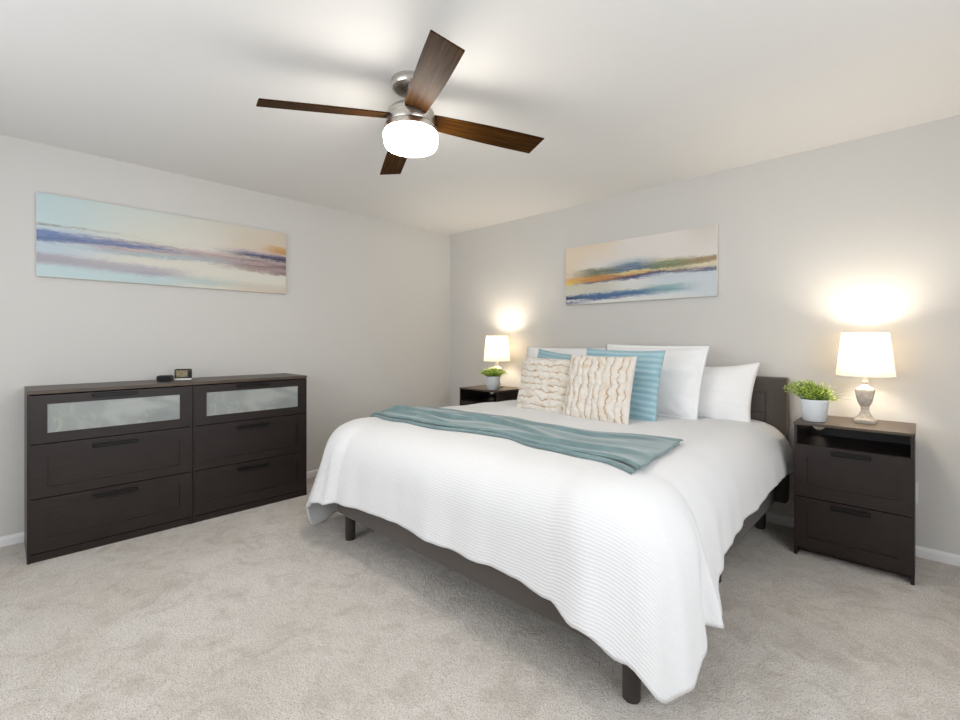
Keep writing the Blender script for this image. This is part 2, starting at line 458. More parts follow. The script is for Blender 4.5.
# ------------------------------------------------------------ potted plants
def plant(label, loc, seed, rx, h, lean, dots):
    rnd = random.Random(seed)
    t = thing('potted_plant', label, 'plant', loc, 0, 'small potted plants on the nightstands')
    obj('pot', lathe([(0.052, 0), (0.056, 0.004), (0.070, 0.112), (0.0715, 0.122), (0.069, 0.126), (0.066, 0.122), (0.064, 0.105)], 40, True, False), 'pot', t, True, 50)
    obj('soil', lathe([(0.0655, 0.098), (0.0655, 0.106)], 24), 'soil', t)
    st = bmesh.new(); lf = bmesh.new(); lay = lf.verts.layers.float.new('seam')
    def leaf(p, s, shade):
        a = rnd.uniform(0, 6.28); e = rnd.uniform(-0.5, 1.0)
        d = Vector((math.cos(a) * math.cos(e), math.sin(a) * math.cos(e), math.sin(e)))
        u = d.cross(Vector((rnd.uniform(-.5, .5), rnd.uniform(-.5, .5), 1))).normalized(); n = u.cross(d)
        P = [p, p + d * s * .35 + u * s * .36 + n * s * .1, p + d * s * .75 + u * s * .3 + n * s * .08, p + d * s, p + d * s * .75 - u * s * .3 + n * s * .08, p + d * s * .35 - u * s * .36 + n * s * .1]
        vs = [lf.verts.new(q) for q in P]; mid = lf.verts.new(p + d * s * .55 - n * s * .05)
        for v in vs + [mid]: v[lay] = max(0, min(1, shade + rnd.uniform(-.25, .25)))
        for i in range(6): lf.faces.new((vs[i], vs[(i + 1) % 6], mid))
    for k in range(170):
        a = rnd.uniform(0, 6.28); q = rnd.random() ** 0.6
        root = Vector((0.04 * q * math.cos(a), 0.04 * q * math.sin(a), 0.103))
        tip = Vector((rx * q * math.cos(a) + lean * -0.018, rx * q * math.sin(a) * .9, 0.13 + h * math.sqrt(max(0, 1.05 - q * q)) * rnd.uniform(.55, 1.0) + lean * -0.25 * q * math.cos(a) * h))
        mid = (root + tip) / 2 + Vector((0, 0, 0.02))
        tube(st, [root, mid, tip], 0.0009, 4)
        for j in range(11):
            f = 0.35 + 0.65 * j / 10
            p = (root * (1 - f) ** 2 + mid * 2 * f * (1 - f) + tip * f * f) + Vector((rnd.gauss(0, .006), rnd.gauss(0, .006), rnd.gauss(0, .005)))
            if p.z < 0.125 and math.hypot(p.x, p.y) < 0.078: p.z = 0.127 + rnd.uniform(0, .01)
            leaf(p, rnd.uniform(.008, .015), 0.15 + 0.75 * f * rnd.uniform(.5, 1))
    for k in range(dots):   # thin outer sprigs
        a = rnd.uniform(0, 6.28); root = Vector((0.05 * math.cos(a), 0.05 * math.sin(a), 0.12))
        e = rnd.uniform(.1, .9); tip = root + Vector((rx * .95 * math.cos(a) * math.cos(e), rx * .95 * math.sin(a) * math.cos(e), (h + .03) * math.sin(e)))
        tube(st, [root, (root + tip) / 2 + Vector((0, 0, .012)), tip], 0.0006, 4)
        for j in range(5): leaf(root.lerp(tip, .6 + j * .1) + Vector((rnd.gauss(0, .004), rnd.gauss(0, .004), .004)), .006, .4)
    obj('stems', st, 'stem', t)
    obj('foliage', lf, 'leaf', t, recalc=False)
    return t
plant('bushy green plant in white pot at the left edge of the right nightstand', (3.482, -0.335, 0.7552), 3, 0.125, 0.105, 1, 24)
plant('small green plant in white pot in front of the far left lamp', (0.990, -0.355, 0.7552), 8, 0.140, 0.080, 0, 6)

# ------------------------------------------------------------ bed
BX0, BX1, BY0, BY1 = 1.362, 3.242, -2.18, -0.12
bed = thing('bed', 'wide bed with charcoal upholstered frame and headboard against the grey wall', 'bed', (0, 0, 0))
def rail(name, a, b): obj(name, bx(a, b, 0.012, 3), 'grey_up', bed, True, 60)
rail('foot_rail', (BX0, BY0, 0.172), (BX1, BY0 + 0.045, 0.330))
rail('side_rail', (BX0, BY0 + 0.045, 0.160), (BX0 + 0.045, BY1, 0.330))
rail('side_rail', (BX1 - 0.045, BY0 + 0.045, 0.160), (BX1, BY1, 0.330))
obj('slat_deck', bx((BX0 + 0.045, BY0 + 0.045, 0.255), (BX1 - 0.045, BY1, 0.285)), 'grey_leg', bed)
for x, y in ((BX0 + 0.040, BY0 + 0.070), (BX1 - 0.024, BY0 + 0.075), (BX0 + 0.07, -1.10), (BX1 - 0.07, -1.08), (BX0 + 0.07, -0.17), (BX1 - 0.07, -0.17), (2.3, -1.1)):
    obj('leg', lathe([(0.027, 0), (0.030, 0.004), (0.032, 0.172)], 24, c=(x, y)), 'grey_leg', bed, True)
# headboard: padded border round a field of upholstered squares
hb = bmesh.new(); HX0, HX1, HZ0, HZ1, HY0, HY1 = 1.298, 3.306, 0.172, 0.978, -0.115, -0.020
box(hb, (HX0, HY0 + 0.012, HZ0), (HX1, HY1, HZ1), 0.012, 3)
m = 0.115
for a, b in (((HX0, HY0, HZ0), (HX0 + m, HY0 + .03, HZ1)), ((HX1 - m, HY0, HZ0), (HX1, HY0 + .03, HZ1)), ((HX0 + m - .01, HY0, HZ1 - m * .9), (HX1 - m + .01, HY0 + .03, HZ1))):
    box(hb, a, b, 0.011, 3)
hbo = obj('headboard', hb, 'grey_up', bed, True, 60)
nx = 8; px0, px1 = HX0 + m + .003, HX1 - m - .003; pw = (px1 - px0) / nx
for i in range(nx):
    for j in range(4):
        z1 = HZ1 - m * .9 - .003 - j * 0.130
        q = bx((px0 + i * pw + .002, HY0 + .001, z1 - 0.126), (px0 + (i + 1) * pw - .002, HY0 + .03, z1), 0.010, 3)
        obj('padded_square', q, 'grey_up', hbo, True, 60)
tag(obj('mattress', bx((BX0 + .05, BY0 + .05, 0.290), (BX1 - .05, BY1 - .01, 0.600), 0.05, 4), 'mattress', None, True, 60), 'thick mattress under the white duvet on the charcoal bed', 'mattress')

# ---- duvet: cloth laid over the mattress, hem length set all along its edge
IX0, IX1, IY0, IY1 = 1.50, 2.96, -1.84, -0.14
ZT = 0.716
def prof(L, phimax, bend=0.44, L0=0.10):
    """arc-length profile: offset outward and drop"""
    n = 24; off = 0; dz = 0; dl = L / n if L > 0 else 0
    for i in range(n):
        l = (i + .5) * dl
        ph = phimax * sm((l - L0) / bend)
        off += math.cos(ph) * dl; dz += math.sin(ph) * dl
    return off, dz
# keyed hem: s (0-1 left side head->foot, 1-2 left corner, 2-3 foot, 3-4 right corner, 4-5 right side foot->head): length, phimax, fold
KEY = [(0.0, .62, 86), (0.6, .68, 85), (0.85, .86, 82), (0.97, .93, 80), (1.15, .99, 79), (1.38, 1.08, 78), (1.52, .93, 73), (1.70, .84, 73), (1.84, .78, 78), (2.0, .72, 83),
       (2.2, .70, 86), (2.5, .70, 86), (2.8, .69, 86), (3.0, .71, 85), (3.15, .77, 84), (3.32, .87, 84), (3.48, .99, 83), (3.60, .955, 82), (3.72, .88, 81), (3.86, .805, 79),
       (3.94, .80, 78), (4.02, .775, 78), (4.09, .68, 82), (4.2, .645, 85), (4.4, .62, 85), (4.7, .57, 85), (4.85, .56, 85), (5.0, .59, 80)]
def key(s, c):
    for i in range(len(KEY) - 1):
        if s <= KEY[i + 1][0]:
            t = (s - KEY[i][0]) / (KEY[i + 1][0] - KEY[i][0]); return KEY[i][c] + (KEY[i + 1][c] - KEY[i][c]) * sm(t)
    return KEY[-1][c]
def top_z(x, y):
    z = ZT + 0.008 * nz(x * 1.7, y * 1.7, 3) + 0.005 * nz(x * 5, y * 4, 7)
    z -= 0.018 * sm((y + 0.9) / 0.7)
    return z
def base_pt(s):
    if s <= 1: return Vector((IX0, IY1 + (IY0 - IY1) * s)), math.pi, 0
    if s <= 2: a = math.pi + (s - 1) * math.pi / 2; return Vector((IX0, IY0)), a, 1
    if s <= 3: return Vector((IX0 + (IX1 - IX0) * (s - 2), IY0)), 1.5 * math.pi, 0
    if s <= 4: a = 1.5 * math.pi + (s - 3) * math.pi / 2; return Vector((IX1, IY0)), a, 1
    return Vector((IX1, IY0 + (IY1 - IY0) * (s - 4))), 2 * math.pi, 0
def duvet_pt(s, L, fold=True):
    B, a, corner = base_pt(s)
    n0 = Vector((math.cos(a), math.sin(a)))
    a2 = a
    if 3 < s < 4:   # cloth of the near corner swings round to the side of the bed
        f = s - 3; a2 = a + 0.16 * math.sin(math.pi * f) * sm((L - .25) / .4)
    n = Vector((math.cos(a2), math.sin(a2)))
    bulge = math.sin(math.pi * (s - 3)) if 3 < s < 4 else (math.sin(math.pi * (s - 1)) if 1 < s < 2 else 0)
    off, dz = prof(L, R(key(s, 2)), 0.44, 0.10 + 0.06 * bulge)
    P = B + n * off
    z = top_z(P.x if L < .3 else (B + n * .3).x, P.y if L < .3 else (B + n * .3).y) - dz
    if s < 1: P.x += 0.13 * (1 - sm(s / .6)) * sm(L / .3)
    nrm = n
    if fold:
        k = sm((L - .30) / .45)
        arc = s * 1.7 if s <= 1 else (1.7 + (s - 1) * .9 if s <= 2 else (2.6 + (s - 2) * 1.32 if s <= 3 else (3.92 + (s - 3) * .9 if s <= 4 else 4.82 + (s - 4) * 1.7)))
        d = 0.024 * nz(arc * 3.1, L * 1.1, 1) + 0.016 * nz(arc * 8, L * 1.2, 5) + 0.006 * nz(arc * 19, L * 1.5, 9)
        if 3.2 < s < 4.25:
            d += -0.035 * math.exp(-((s - 3.85) / .07) ** 2) * sm((L - .45) / .3) + 0.02 * math.exp(-((s - 3.96) / .05) ** 2) * sm((L - .45) / .3)
        if 1.1 < s < 2: d += -0.03 * math.exp(-((s - 1.62) / .08) ** 2)
        P = P + nrm * d * k
        z += 0.004 * nz(arc * 6, L * 6, 2) * (1 - k)
        z += 0.010 * nz(arc * 7, 0, 33) * sm((L - .6) / .2)
        if s < 2: pass
    return Vector((P.x, P.y, max(0.012, z))), B + n0 * L
def make_duvet():
    bm = bmesh.new(); uv = bm.loops.layers.uv.new('UVMap'); U = {}
    # top field
    NX, NY = 66, 85; g = {}
    for i in range(NX + 1):
        for j in range(NY + 1):
            x = IX0 + (IX1 - IX0) * i / NX; y = IY0 + (IY1 - IY0) * j / NY
            e = min(i, NX - i, j) / 8.0
            z = top_z(x, y)
            v = bm.verts.new((x, y, z)); U[v] = (x, y); g[i, j] = v
    for i in range(NX):
        for j in range(NY): bm.faces.new((g[i, j], g[i + 1, j], g[i + 1, j + 1], g[i, j + 1]))
    path = [('L', k / NY, g[0, NY - k]) for k in range(NY + 1)]
    c1 = [('C', 1 + k / 36, g[0, 0]) for k in range(1, 36)]
    fr = [('F', 2 + k / NX, g[k, 0]) for k in range(NX + 1)]
    c2 = [('C', 3 + k / 44, g[NX, 0]) for k in range(1, 44)]
    rt = [('R', 4 + k / NY, g[NX, k]) for k in range(NY + 1)]
    allp = path + c1 + fr + c2 + rt
    NL = 56; prev = None; pv = None
    for kind, s, root in allp:
        Lm = key(s, 1) * (1 + 0.012 * nz(s * 9, 4, 4)); col = [root]
        for q in range(1, NL + 1):
            L = Lm * q / NL; p, c = duvet_pt(s, L)
            if q <= 1: p.z = (p.z + root.co.z) / 2
            v = bm.verts.new(p); U[v] = (c.x, c.y); col.append(v)
        if prev:
            for q in range(NL):
                a, b, c_, d = prev[q], col[q], col[q + 1], prev[q + 1]
                if a is b: f = bm.faces.new((a, c_, d))
                else: f = bm.faces.new((a, b, c_, d))
        prev = col
    bmesh.ops.recalc_face_normals(bm, faces=bm.faces)
    if sum(f.normal.z for f in bm.faces) < 0: bmesh.ops.reverse_faces(bm, faces=bm.faces)
    for f in bm.faces:
        for l in f.loops: l[uv].uv = U[l.vert]
    o = obj('duvet', bm, 'duvet', None, True, recalc=False)
    md = o.modifiers.new('thick', 'SOLIDIFY'); md.thickness = 0.014; md.offset = -1
    return o
tag(make_duvet(), 'white waffle-textured duvet draped over the bed down to the carpet at one corner', 'duvet')

# ---- teal throw near the foot of the bed
near = [(1.02, -1.80), (1.20, -1.86), (1.45, -1.90), (1.75, -1.90), (2.00, -1.87), (2.20, -1.82), (2.40, -1.815), (2.60, -1.86), (2.85, -1.885), (3.02, -1.90), (3.16, -1.965)]
far = [(1.03, -1.74), (1.14, -1.62), (1.30, -1.50), (1.55, -1.44), (1.80, -1.44), (2.07, -1.40), (2.30, -1.42), (2.58, -1.46), (2.78, -1.43), (2.98, -1.34), (3.10, -1.31)]
def duvet_surface(x, y):
    """point of the duvet top above plan position (x, y)"""
    cx = min(max(x, IX0), IX1); cy = max(y, IY0)
    d = Vector((x - cx, y - cy)); L = d.length
    if L < 1e-5: return Vector((x, y, top_z(x, y)))
    if x > IX1 and y < IY0: s = 3 + (math.atan2(d.y, d.x) + math.pi / 2) / (math.pi / 2)
    elif x > IX1: s = 4 + (y - IY0) / (IY1 - IY0)
    elif x < IX0 and y < IY0: s = 2 - (math.atan2(d.y, d.x) + math.pi / 2) / (-math.pi / 2)
    elif x < IX0: s = (IY1 - y) / (IY1 - IY0)
    else: s = 2 + (x - IX0) / (IX1 - IX0)
    return duvet_pt(min(max(s, 0), 5), L, False)[0]
def pl(P, t):
    t = max(0, min(1, t)) * (len(P) - 1); i = min(int(t), len(P) - 2); f = t - i
    p0, p1, p2, p3 = (Vector(P[max(0, min(len(P) - 1, i + k))]) for k in (-1, 0, 1, 2))
    return 0.5 * ((2 * p1) + (p2 - p0) * f + (2 * p0 - 5 * p1 + 4 * p2 - p3) * f * f + (3 * p1 - p0 - 3 * p2 + p3) * f ** 3)
def make_throw(layers):
    bm = bmesh.new(); uv = bm.loops.layers.uv.new('UVMap'); U = {}
    for (w0, w1, t0, t1, hz, seed) in layers:
        NA, NB = 190, 44; g = {}
        for i in range(NA + 1):
            t = t0 + (t1 - t0) * i / NA
            a, b = pl(near, t), pl(far, t)
            for j in range(NB + 1):
                wv = w0 + (w1 - w0) * j / NB
                ew = 0.014 * nz(t * 9, j / NB * 1.5, seed)
                p = a.lerp(b, wv) + Vector((0.012 * nz(t * 4, wv * 3, seed + 2), ew))
                q = duvet_surface(p.x, p.y)
                # long soft folds running with the throw
                zf = 0.010 * max(0, nz(t * 2.2, wv * 4.5 + t * 1.2, seed + 5)) + 0.018 * max(0, nz(t * 1.6 + 4, wv * 3.0 - t * 2.0, seed + 9)) ** 1
                for c0, c1, ta, tb, am in ((.25, .62, .05, .5, .030), (.75, .35, .30, .75, .026), (.10, .35, .50, 1.0, .022), (.80, .90, .45, .97, .018), (.45, .15, .12, .42, .022)):
                    if ta < t < tb:
                        q_ = (t - ta) / (tb - ta); dd = wv - (c0 + (c1 - c0) * q_)
                        zf += am * math.sin(math.pi * q_) * math.exp(-(dd / (.035 if dd < 0 else .11)) ** 2)
                rim = min(wv - w0, w1 - wv) / max(.001, w1 - w0)
                hem = 0.007 * math.exp(-((rim - .035) / .022) ** 2)
                edge = sm(min(rim / .03, min(i, NA - i) / 3.0 + .25))
                v = bm.verts.new((q.x, q.y, q.z + hz + (zf + hem) + 0.004 * edge)); U[v] = (p.x, p.y); g[i, j] = v
        for i in range(NA):
            for j in range(NB): bm.faces.new((g[i, j], g[i + 1, j], g[i + 1, j + 1], g[i, j + 1]))
    bmesh.ops.recalc_face_normals(bm, faces=bm.faces)
    if sum(f.normal.z for f in bm.faces) < 0: bmesh.ops.reverse_faces(bm, faces=bm.faces)
    for f in bm.faces:
        for l in f.loops: l[uv].uv = U[l.vert]
    o = obj('throw_blanket', bm, 'throw', None, True, recalc=False)
    md = o.modifiers.new('thick', 'SOLIDIFY'); md.thickness = 0.007; md.offset = -1
    return o
tag(make_throw([(0.0, 0.97, 0.0, 0.985, 0.006, 11), (0.05, 1.0, 0.0, 1.0, 0.018, 23)]), 'folded teal blue throw blanket laid across the foot of the white duvet', 'blanket')

# ---- pillows
def pillow(name, label, cat, cxyz, W, Hh, T, lean, yaw=0, roll=0, mat='white_cloth', n=60, flange=0.0, conc=0.05, fn=None, seed=0, group=None, tipup=(0, 0), taper=0):
    bm = bmesh.new(); lay = bm.verts.layers.float.new('seam'); g = {}
    for side in (1, -1):
        for i in range(n + 1):
            for j in range(n + 1):
                u = -1 + 2 * i / n; v = -1 + 2 * j / n
                rim = i in (0, n) or j in (0, n)
                if side == -1 and rim: g[side, i, j] = g[1, i, j]; continue
                uu, vv = (max(-1, min(1, u / (1 - flange))), max(-1, min(1, v / (1 - flange))))
                th = T / 2 * (max(0, (1 - abs(uu) ** 2.6)) * max(0, (1 - abs(vv) ** 2.6))) ** 0.55
                x = W / 2 * u * (1 - conc * (1 - v * v)); z = Hh / 2 * v * (1 - conc * (1 - u * u) * (0.6 if v < 0 else 1))
                if v > 0: z += (tipup[0] if u < 0 else tipup[1]) * abs(u) ** 2 * v
                wr = 0.006 * nz(u * 2.2 + seed, v * 2.2, side) + 0.004 * nz(u * 5 + seed, v * 5, side + 3)
                # creases running into the corners
                cr = 0.006 * nz((u * u + v * v) * .7, math.atan2(v, u) * 5.5, seed + side) * sm((math.hypot(u, v) - .55) / .4)
                d, sv = (0, 0)
                if fn and side == 1: d, sv = fn(u, v)
                k = sm(min(1 - abs(u), 1 - abs(v)) / .12)
                x *= 1 - taper * (1 - v) / 2
                y = -side * (th + (wr + cr) * min(1, th / .02) + d * k)
                if flange and (abs(u) > 1 - flange or abs(v) > 1 - flange): y += -side * 0.0015 + 0.004 * nz(u * 4, v * 4, seed)
                vt = bm.verts.new((x, y, z)); vt[lay] = sv; g[side, i, j] = vt
    for side in (1, -1):
        for i in range(n):
            for j in range(n):
                q = (g[side, i, j], g[side, i + 1, j], g[side, i + 1, j + 1], g[side, i, j + 1])
                bm.faces.new(q if side == 1 else tuple(reversed(q)))
    o = obj(name, bm, mat, None, True, recalc=False)
    o.rotation_euler = (-R(lean), R(roll), R(yaw)); o.location = cxyz
    tag(o, label, cat, group)
    return o
def onbed(x, y, z0, Hh, lean):
    return (x, y + Hh / 2 * math.sin(R(lean)), z0 + Hh / 2 * math.cos(R(lean)))
def fur_fn(horizontal, seed):
    def f(u, v):
        a, b = (v, u) if horizontal else (u, v)
        k = 4.2 if horizontal else 4.6
        ph = a * k + 0.38 * nz(b * 2.8, a * 2.3, seed) + 0.30 * nz(b * 6, a * 4, seed + 4) + 0.10 * nz(b * 17, a * 9, seed + 6)
        s = abs(math.sin(math.pi * ph))
        brk = sm((nz(b * 3.5, a * 6, seed + 9) + .45) / .5)
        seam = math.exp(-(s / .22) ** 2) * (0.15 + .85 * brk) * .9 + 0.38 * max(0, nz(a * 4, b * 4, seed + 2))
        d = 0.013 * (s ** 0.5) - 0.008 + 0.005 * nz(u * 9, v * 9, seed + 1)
        return d, seam
    return f
def rib_fn(u, v):
    q = math.sin(v * 3.1416 * 12 + .8 * nz(u * 3, v * 3, 2)); return 0.0055 * q, 0.5 + 0.5 * q
S0 = 0.712
GP = 'white pillows along the headboard'
pillow('pillow', 'plain white sleeping pillow at the right end of the headboard', 'pillow', onbed(2.765, -0.275, S0 - .014, .36, 22), .78, .39, .17, 22, 0, 2.5, seed=1, conc=.06, tipup=(0, .055), group=GP)
pillow('pillow', 'tall white flanged pillow leaning right of centre behind the blue striped cushion', 'pillow', onbed(2.528, -0.455, S0 - .012, .505, 16), .765, .515, .16, 16, -1, 0.5, seed=5, flange=.07, taper=.07, conc=.035, group=GP)
pillow('pillow', 'tall white flanged pillow at the left, glowing warm beside the far lamp', 'pillow', onbed(1.735, -0.40, S0 - .012, .475, 16), .765, .485, .16, 16, 2, 0, seed=9, flange=.07, taper=.05, conc=.035, group=GP)
pillow('cushion', 'light blue ribbed cushion standing in front of the tall right white pillow', 'cushion', onbed(2.455, -0.765, S0 - .014, .475, 15), .575, .485, .13, 15, 0, 1.0, 'blue', 70, conc=.05, fn=rib_fn, seed=14)
pillow('cushion', 'light blue cushion of which only a corner shows above the left ruched cushion', 'cushion', onbed(1.85, -0.60, S0 - .010, .455, 15), .52, .425, .13, 15, -3, 6, 'blue', 60, conc=.06, fn=rib_fn, seed=17)
pillow('cushion', 'cream and tan ruched fur cushion with horizontal ridges, the left one of two', 'cushion', onbed(1.965, -0.92, S0 - .010, .395, 15), .465, .415, .11, 15, 0, 1.5, 'fur', 120, conc=.035, fn=fur_fn(True, 3), seed=21, group='ruched fur cushions at the front')
pillow('cushion', 'cream and tan ruched fur cushion with vertical ridges, the right one of two', 'cushion', onbed(2.420, -0.975, S0 - .012, .43, 15), .475, .445, .12, 15, 0, 0.5, 'fur', 120, conc=.035, fn=fur_fn(False, 7), seed=25, group='ruched fur cushions at the front')

# ------------------------------------------------------------ paintings
def canvas_mat(name, cols, us, warp=0.10, tilt=0.0, seed=0.0, sc_=(3, 10)):
    m = NT(name); uv = m.coord('UV'); sep = m.n.new('ShaderNodeSeparateXYZ'); m.l.new(uv, sep.inputs[0])
    u, v = sep.outputs[0], sep.outputs[1]
    n1 = m.noise(m.mapping(uv, (sc_[0], sc_[1], 1), (seed, seed, 0)), 1.5, 5, 0.65, 0.6)
    n2 = m.noise(m.mapping(uv, (9, 60, 1), (seed, 3, 0)), 1.6, 3, 0.7, 0.3)
    n3 = m.noise(m.mapping(uv, (16, 16, 1), (seed, 7, 0)), 1.8, 6, 0.75, 0.9)
    vv = m.math('ADD', v, m.math('MULTIPLY', m.math('SUBTRACT', n1, 0.5), warp))
    vv = m.math('ADD', vv, m.math('MULTIPLY', m.math('SUBTRACT', n2, 0.5), warp * 0.55))
    vv = m.math('ADD', vv, m.math('MULTIPLY', m.math('SUBTRACT', n3, 0.5), warp * 0.9))
    vv = m.math('ADD', vv, m.math('MULTIPLY', m.math('SUBTRACT', u, 0.5), tilt))
    uu = m.math('ADD', u, m.math('MULTIPLY', m.math('SUBTRACT', n3, 0.5), 0.16))
    res = None
    for k, stops in enumerate(cols):
        r = m.ramp(vv, stops)
        if res is None: res = r
        else:
            mr = m.node('ShaderNodeMapRange'); m.l.new(uu, mr.inputs[0]); mr.inputs[1].default_value = us[k - 1]; mr.inputs[2].default_value = us[k]; mr.interpolation_type = 'SMOOTHSTEP'
            res = m.mix(mr.outputs[0], res, r)
    band = m.ramp(vv, [(0.30, 0.0), (0.40, 1.0), (0.56, 1.0), (0.64, 0.0)])
    st = m.noise(m.mapping(uv, (5, 95, 1), (seed, 9, 0)), 1.3, 5, 0.75, 0.4)
    res = m.mix(m.math('MULTIPLY', band, m.ramp(st, [(0.54, 0.0), (0.62, 0.6)])), res, (0.20, 0.15, 0.17))
    res = m.mix(m.math('MULTIPLY', band, m.ramp(st, [(0.36, 0.55), (0.44, 0.0)])), res, (0.70, 0.66, 0.60))
    brush = m.noise(m.mapping(uv, (5, 50, 1)), 3, 4, 0.7)
    res = m.mix(m.ramp(brush, [(0.55, 0.0), (0.8, 0.35)]), res, (0.60, 0.59, 0.55))
    m.color(res).rough(0.55).spec(0.25)
    m.bump(m.noise(m.mapping(uv, (30, 120, 1)), 4, 3), 0.15, 0.002)
    return m.m
A = (0.52, 0.64, 0.66); CR = (0.68, 0.66, 0.58); BL = (0.13, 0.19, 0.36); LB = (0.50, 0.59, 0.66); MV = (0.40, 0.38, 0.43); BK = (0.035, 0.035, 0.07); OR = (0.50, 0.27, 0.10); TN = (0.64, 0.55, 0.44); BM = (0.26, 0.18, 0.18); PK = (0.58, 0.46, 0.42)
p_left = [
    [(0.0, A), (0.12, A), (0.19, MV), (0.25, MV), (0.31, LB), (0.41, LB), (0.45, BL), (0.54, (0.17, 0.25, 0.46)), (0.57, LB), (0.605, A), (0.625, (0.30, 0.30, 0.27)), (0.645, A), (1.0, (0.50, 0.62, 0.64))],
    [(0.0, (0.47, 0.58, 0.58)), (0.08, A), (0.15, MV), (0.22, (0.47, 0.45, 0.48)), (0.27, CR), (0.35, CR), (0.39, (0.36, 0.46, 0.50)), (0.44, PK), (0.48, BL), (0.52, (0.36, 0.34, 0.40)), (0.56, CR), (1.0, (0.60, 0.65, 0.61))],
    [(0.0, CR), (0.10, (0.46, 0.54, 0.52)), (0.18, CR), (0.36, CR), (0.42, (0.40, 0.44, 0.48)), (0.48, (0.44, 0.36, 0.36)), (0.52, PK), (0.56, (0.70, 0.66, 0.60)), (1.0, (0.64, 0.62, 0.55))],
    [(0.0, TN), (0.08, (0.60, 0.56, 0.48)), (0.16, CR), (0.30, CR), (0.34, (0.42, 0.33, 0.31)), (0.40, BM), (0.45, (0.46, 0.36, 0.34)), (0.49, BM), (0.53, (0.50, 0.44, 0.44)), (0.57, BK), (0.60, (0.16, 0.17, 0.30)), (0.63, PK), (0.66, TN), (1.0, (0.64, 0.58, 0.49))],
    [(0.0, PK), (0.08, (0.62, 0.57, 0.48)), (0.16, CR), (0.28, CR), (0.31, BM), (0.38, (0.40, 0.31, 0.30)), (0.44, (0.18, 0.12, 0.14)), (0.50, (0.50, 0.40, 0.38)), (0.55, BK), (0.59, (0.10, 0.10, 0.18)), (0.62, PK), (0.66, OR), (0.75, (0.58, 0.34, 0.14)), (0.78, TN), (1.0, (0.62, 0.54, 0.44))]]
M['art_left'] = canvas_mat('abstract_seascape_paint', p_left, [0.0, 0.38, 0.60, 0.84, 0.97], 0.11, 0.0, 1.3)
W_ = (0.70, 0.70, 0.68); NV = (0.045, 0.07, 0.19); GR = (0.13, 0.16, 0.09); PE = (0.74, 0.62, 0.48); GY = (0.72, 0.68, 0.64)
p_right = [
    [(0.0, W_), (0.03, NV), (0.06, W_), (0.085, W_), (0.10, (0.03, 0.06, 0.12)), (0.15, (0.10, 0.16, 0.22)), (0.17, (0.62, 0.60, 0.52)), (0.34, (0.60, 0.57, 0.46)), (0.37, (0.75, 0.55, 0.14)), (0.44, (0.74, 0.40, 0.10)), (0.47, PE), (1.0, (0.76, 0.64, 0.50))],
    [(0.0, W_), (0.04, W_), (0.07, (0.05, 0.10, 0.25)), (0.15, (0.10, 0.18, 0.33)), (0.18, (0.55, 0.55, 0.50)), (0.33, (0.60, 0.56, 0.46)), (0.36, NV), (0.385, (0.50, 0.22, 0.06)), (0.44, (0.58, 0.26, 0.07)), (0.47, GR), (0.56, (0.20, 0.23, 0.15)), (0.60, GY), (1.0, PE)],
    [(0.0, W_), (0.06, W_), (0.10, (0.06, 0.13, 0.29)), (0.17, (0.13, 0.23, 0.33)), (0.20, (0.66, 0.66, 0.62)), (0.34, W_), (0.37, NV), (0.405, (0.10, 0.06, 0.10)), (0.43, (0.62, 0.36, 0.12)), (0.47, (0.70, 0.60, 0.30)), (0.49, (0.09, 0.15, 0.25)), (0.60, (0.17, 0.25, 0.34)), (0.64, (0.45, 0.51, 0.54)), (0.70, GY), (1.0, (0.74, 0.70, 0.66))],
    [(0.0, W_), (0.08, (0.62, 0.66, 0.67)), (0.13, (0.20, 0.34, 0.38)), (0.21, (0.32, 0.46, 0.48)), (0.24, (0.58, 0.63, 0.66)), (0.37, (0.55, 0.60, 0.64)), (0.40, (0.08, 0.09, 0.24)), (0.43, (0.12, 0.08, 0.08)), (0.455, (0.66, 0.58, 0.36)), (0.48, (0.17, 0.21, 0.10)), (0.56, (0.24, 0.29, 0.15)), (0.60, (0.55, 0.50, 0.36)), (0.64, GY), (1.0, (0.74, 0.70, 0.66))],
    [(0.0, (0.58, 0.62, 0.65)), (0.36, (0.56, 0.62, 0.67)), (0.385, (0.10, 0.12, 0.22)), (0.41, (0.30, 0.28, 0.28)), (0.43, (0.66, 0.60, 0.44)), (0.48, (0.70, 0.63, 0.42)), (0.50, (0.30, 0.22, 0.12)), (0.57, (0.36, 0.27, 0.15)), (0.59, GY), (1.0, (0.64, 0.60, 0.56))]]
M['art_right'] = canvas_mat('abstract_shore_paint', p_right, [0.0, 0.25, 0.50, 0.72, 0.95], 0.105, 0.0, 5.1)
M['canvas_edge'] = NT('canvas_edge').color((0.74, 0.71, 0.66)).rough(0.7).m
def painting(label, loc, rz, W, Hh, D, mat, group):
    t = thing('painting', label, 'painting', loc, rz, group)
    obj('stretched_canvas', bx((-W / 2, -D, -Hh / 2), (W / 2, 0, Hh / 2), 0.002), 'canvas_edge', t)['label'] = 'plain pale canvas edge'
    bm = bmesh.new(); uv = bm.loops.layers.uv.new('UVMap')
    vs = [bm.verts.new(p) for p in ((-W / 2 + .001, -D - .0008, -Hh / 2 + .001), (W / 2 - .001, -D - .0008, -Hh / 2 + .001), (W / 2 - .001, -D - .0008, Hh / 2 - .001), (-W / 2 + .001, -D - .0008, Hh / 2 - .001))]
    f = bm.faces.new(vs)
    for l, c in zip(f.loops, ((0, 0), (1, 0), (1, 1), (0, 1))): l[uv].uv = c
    obj('painted_face', bm, mat, t, recalc=False)['label'] = 'abstract painted front'
    return t
painting('long abstract seascape painting in pale blue and cream above the dark dressers', (0.003, -2.683, 1.872), R(90), 1.531, 0.515, 0.028, 'art_left', None)
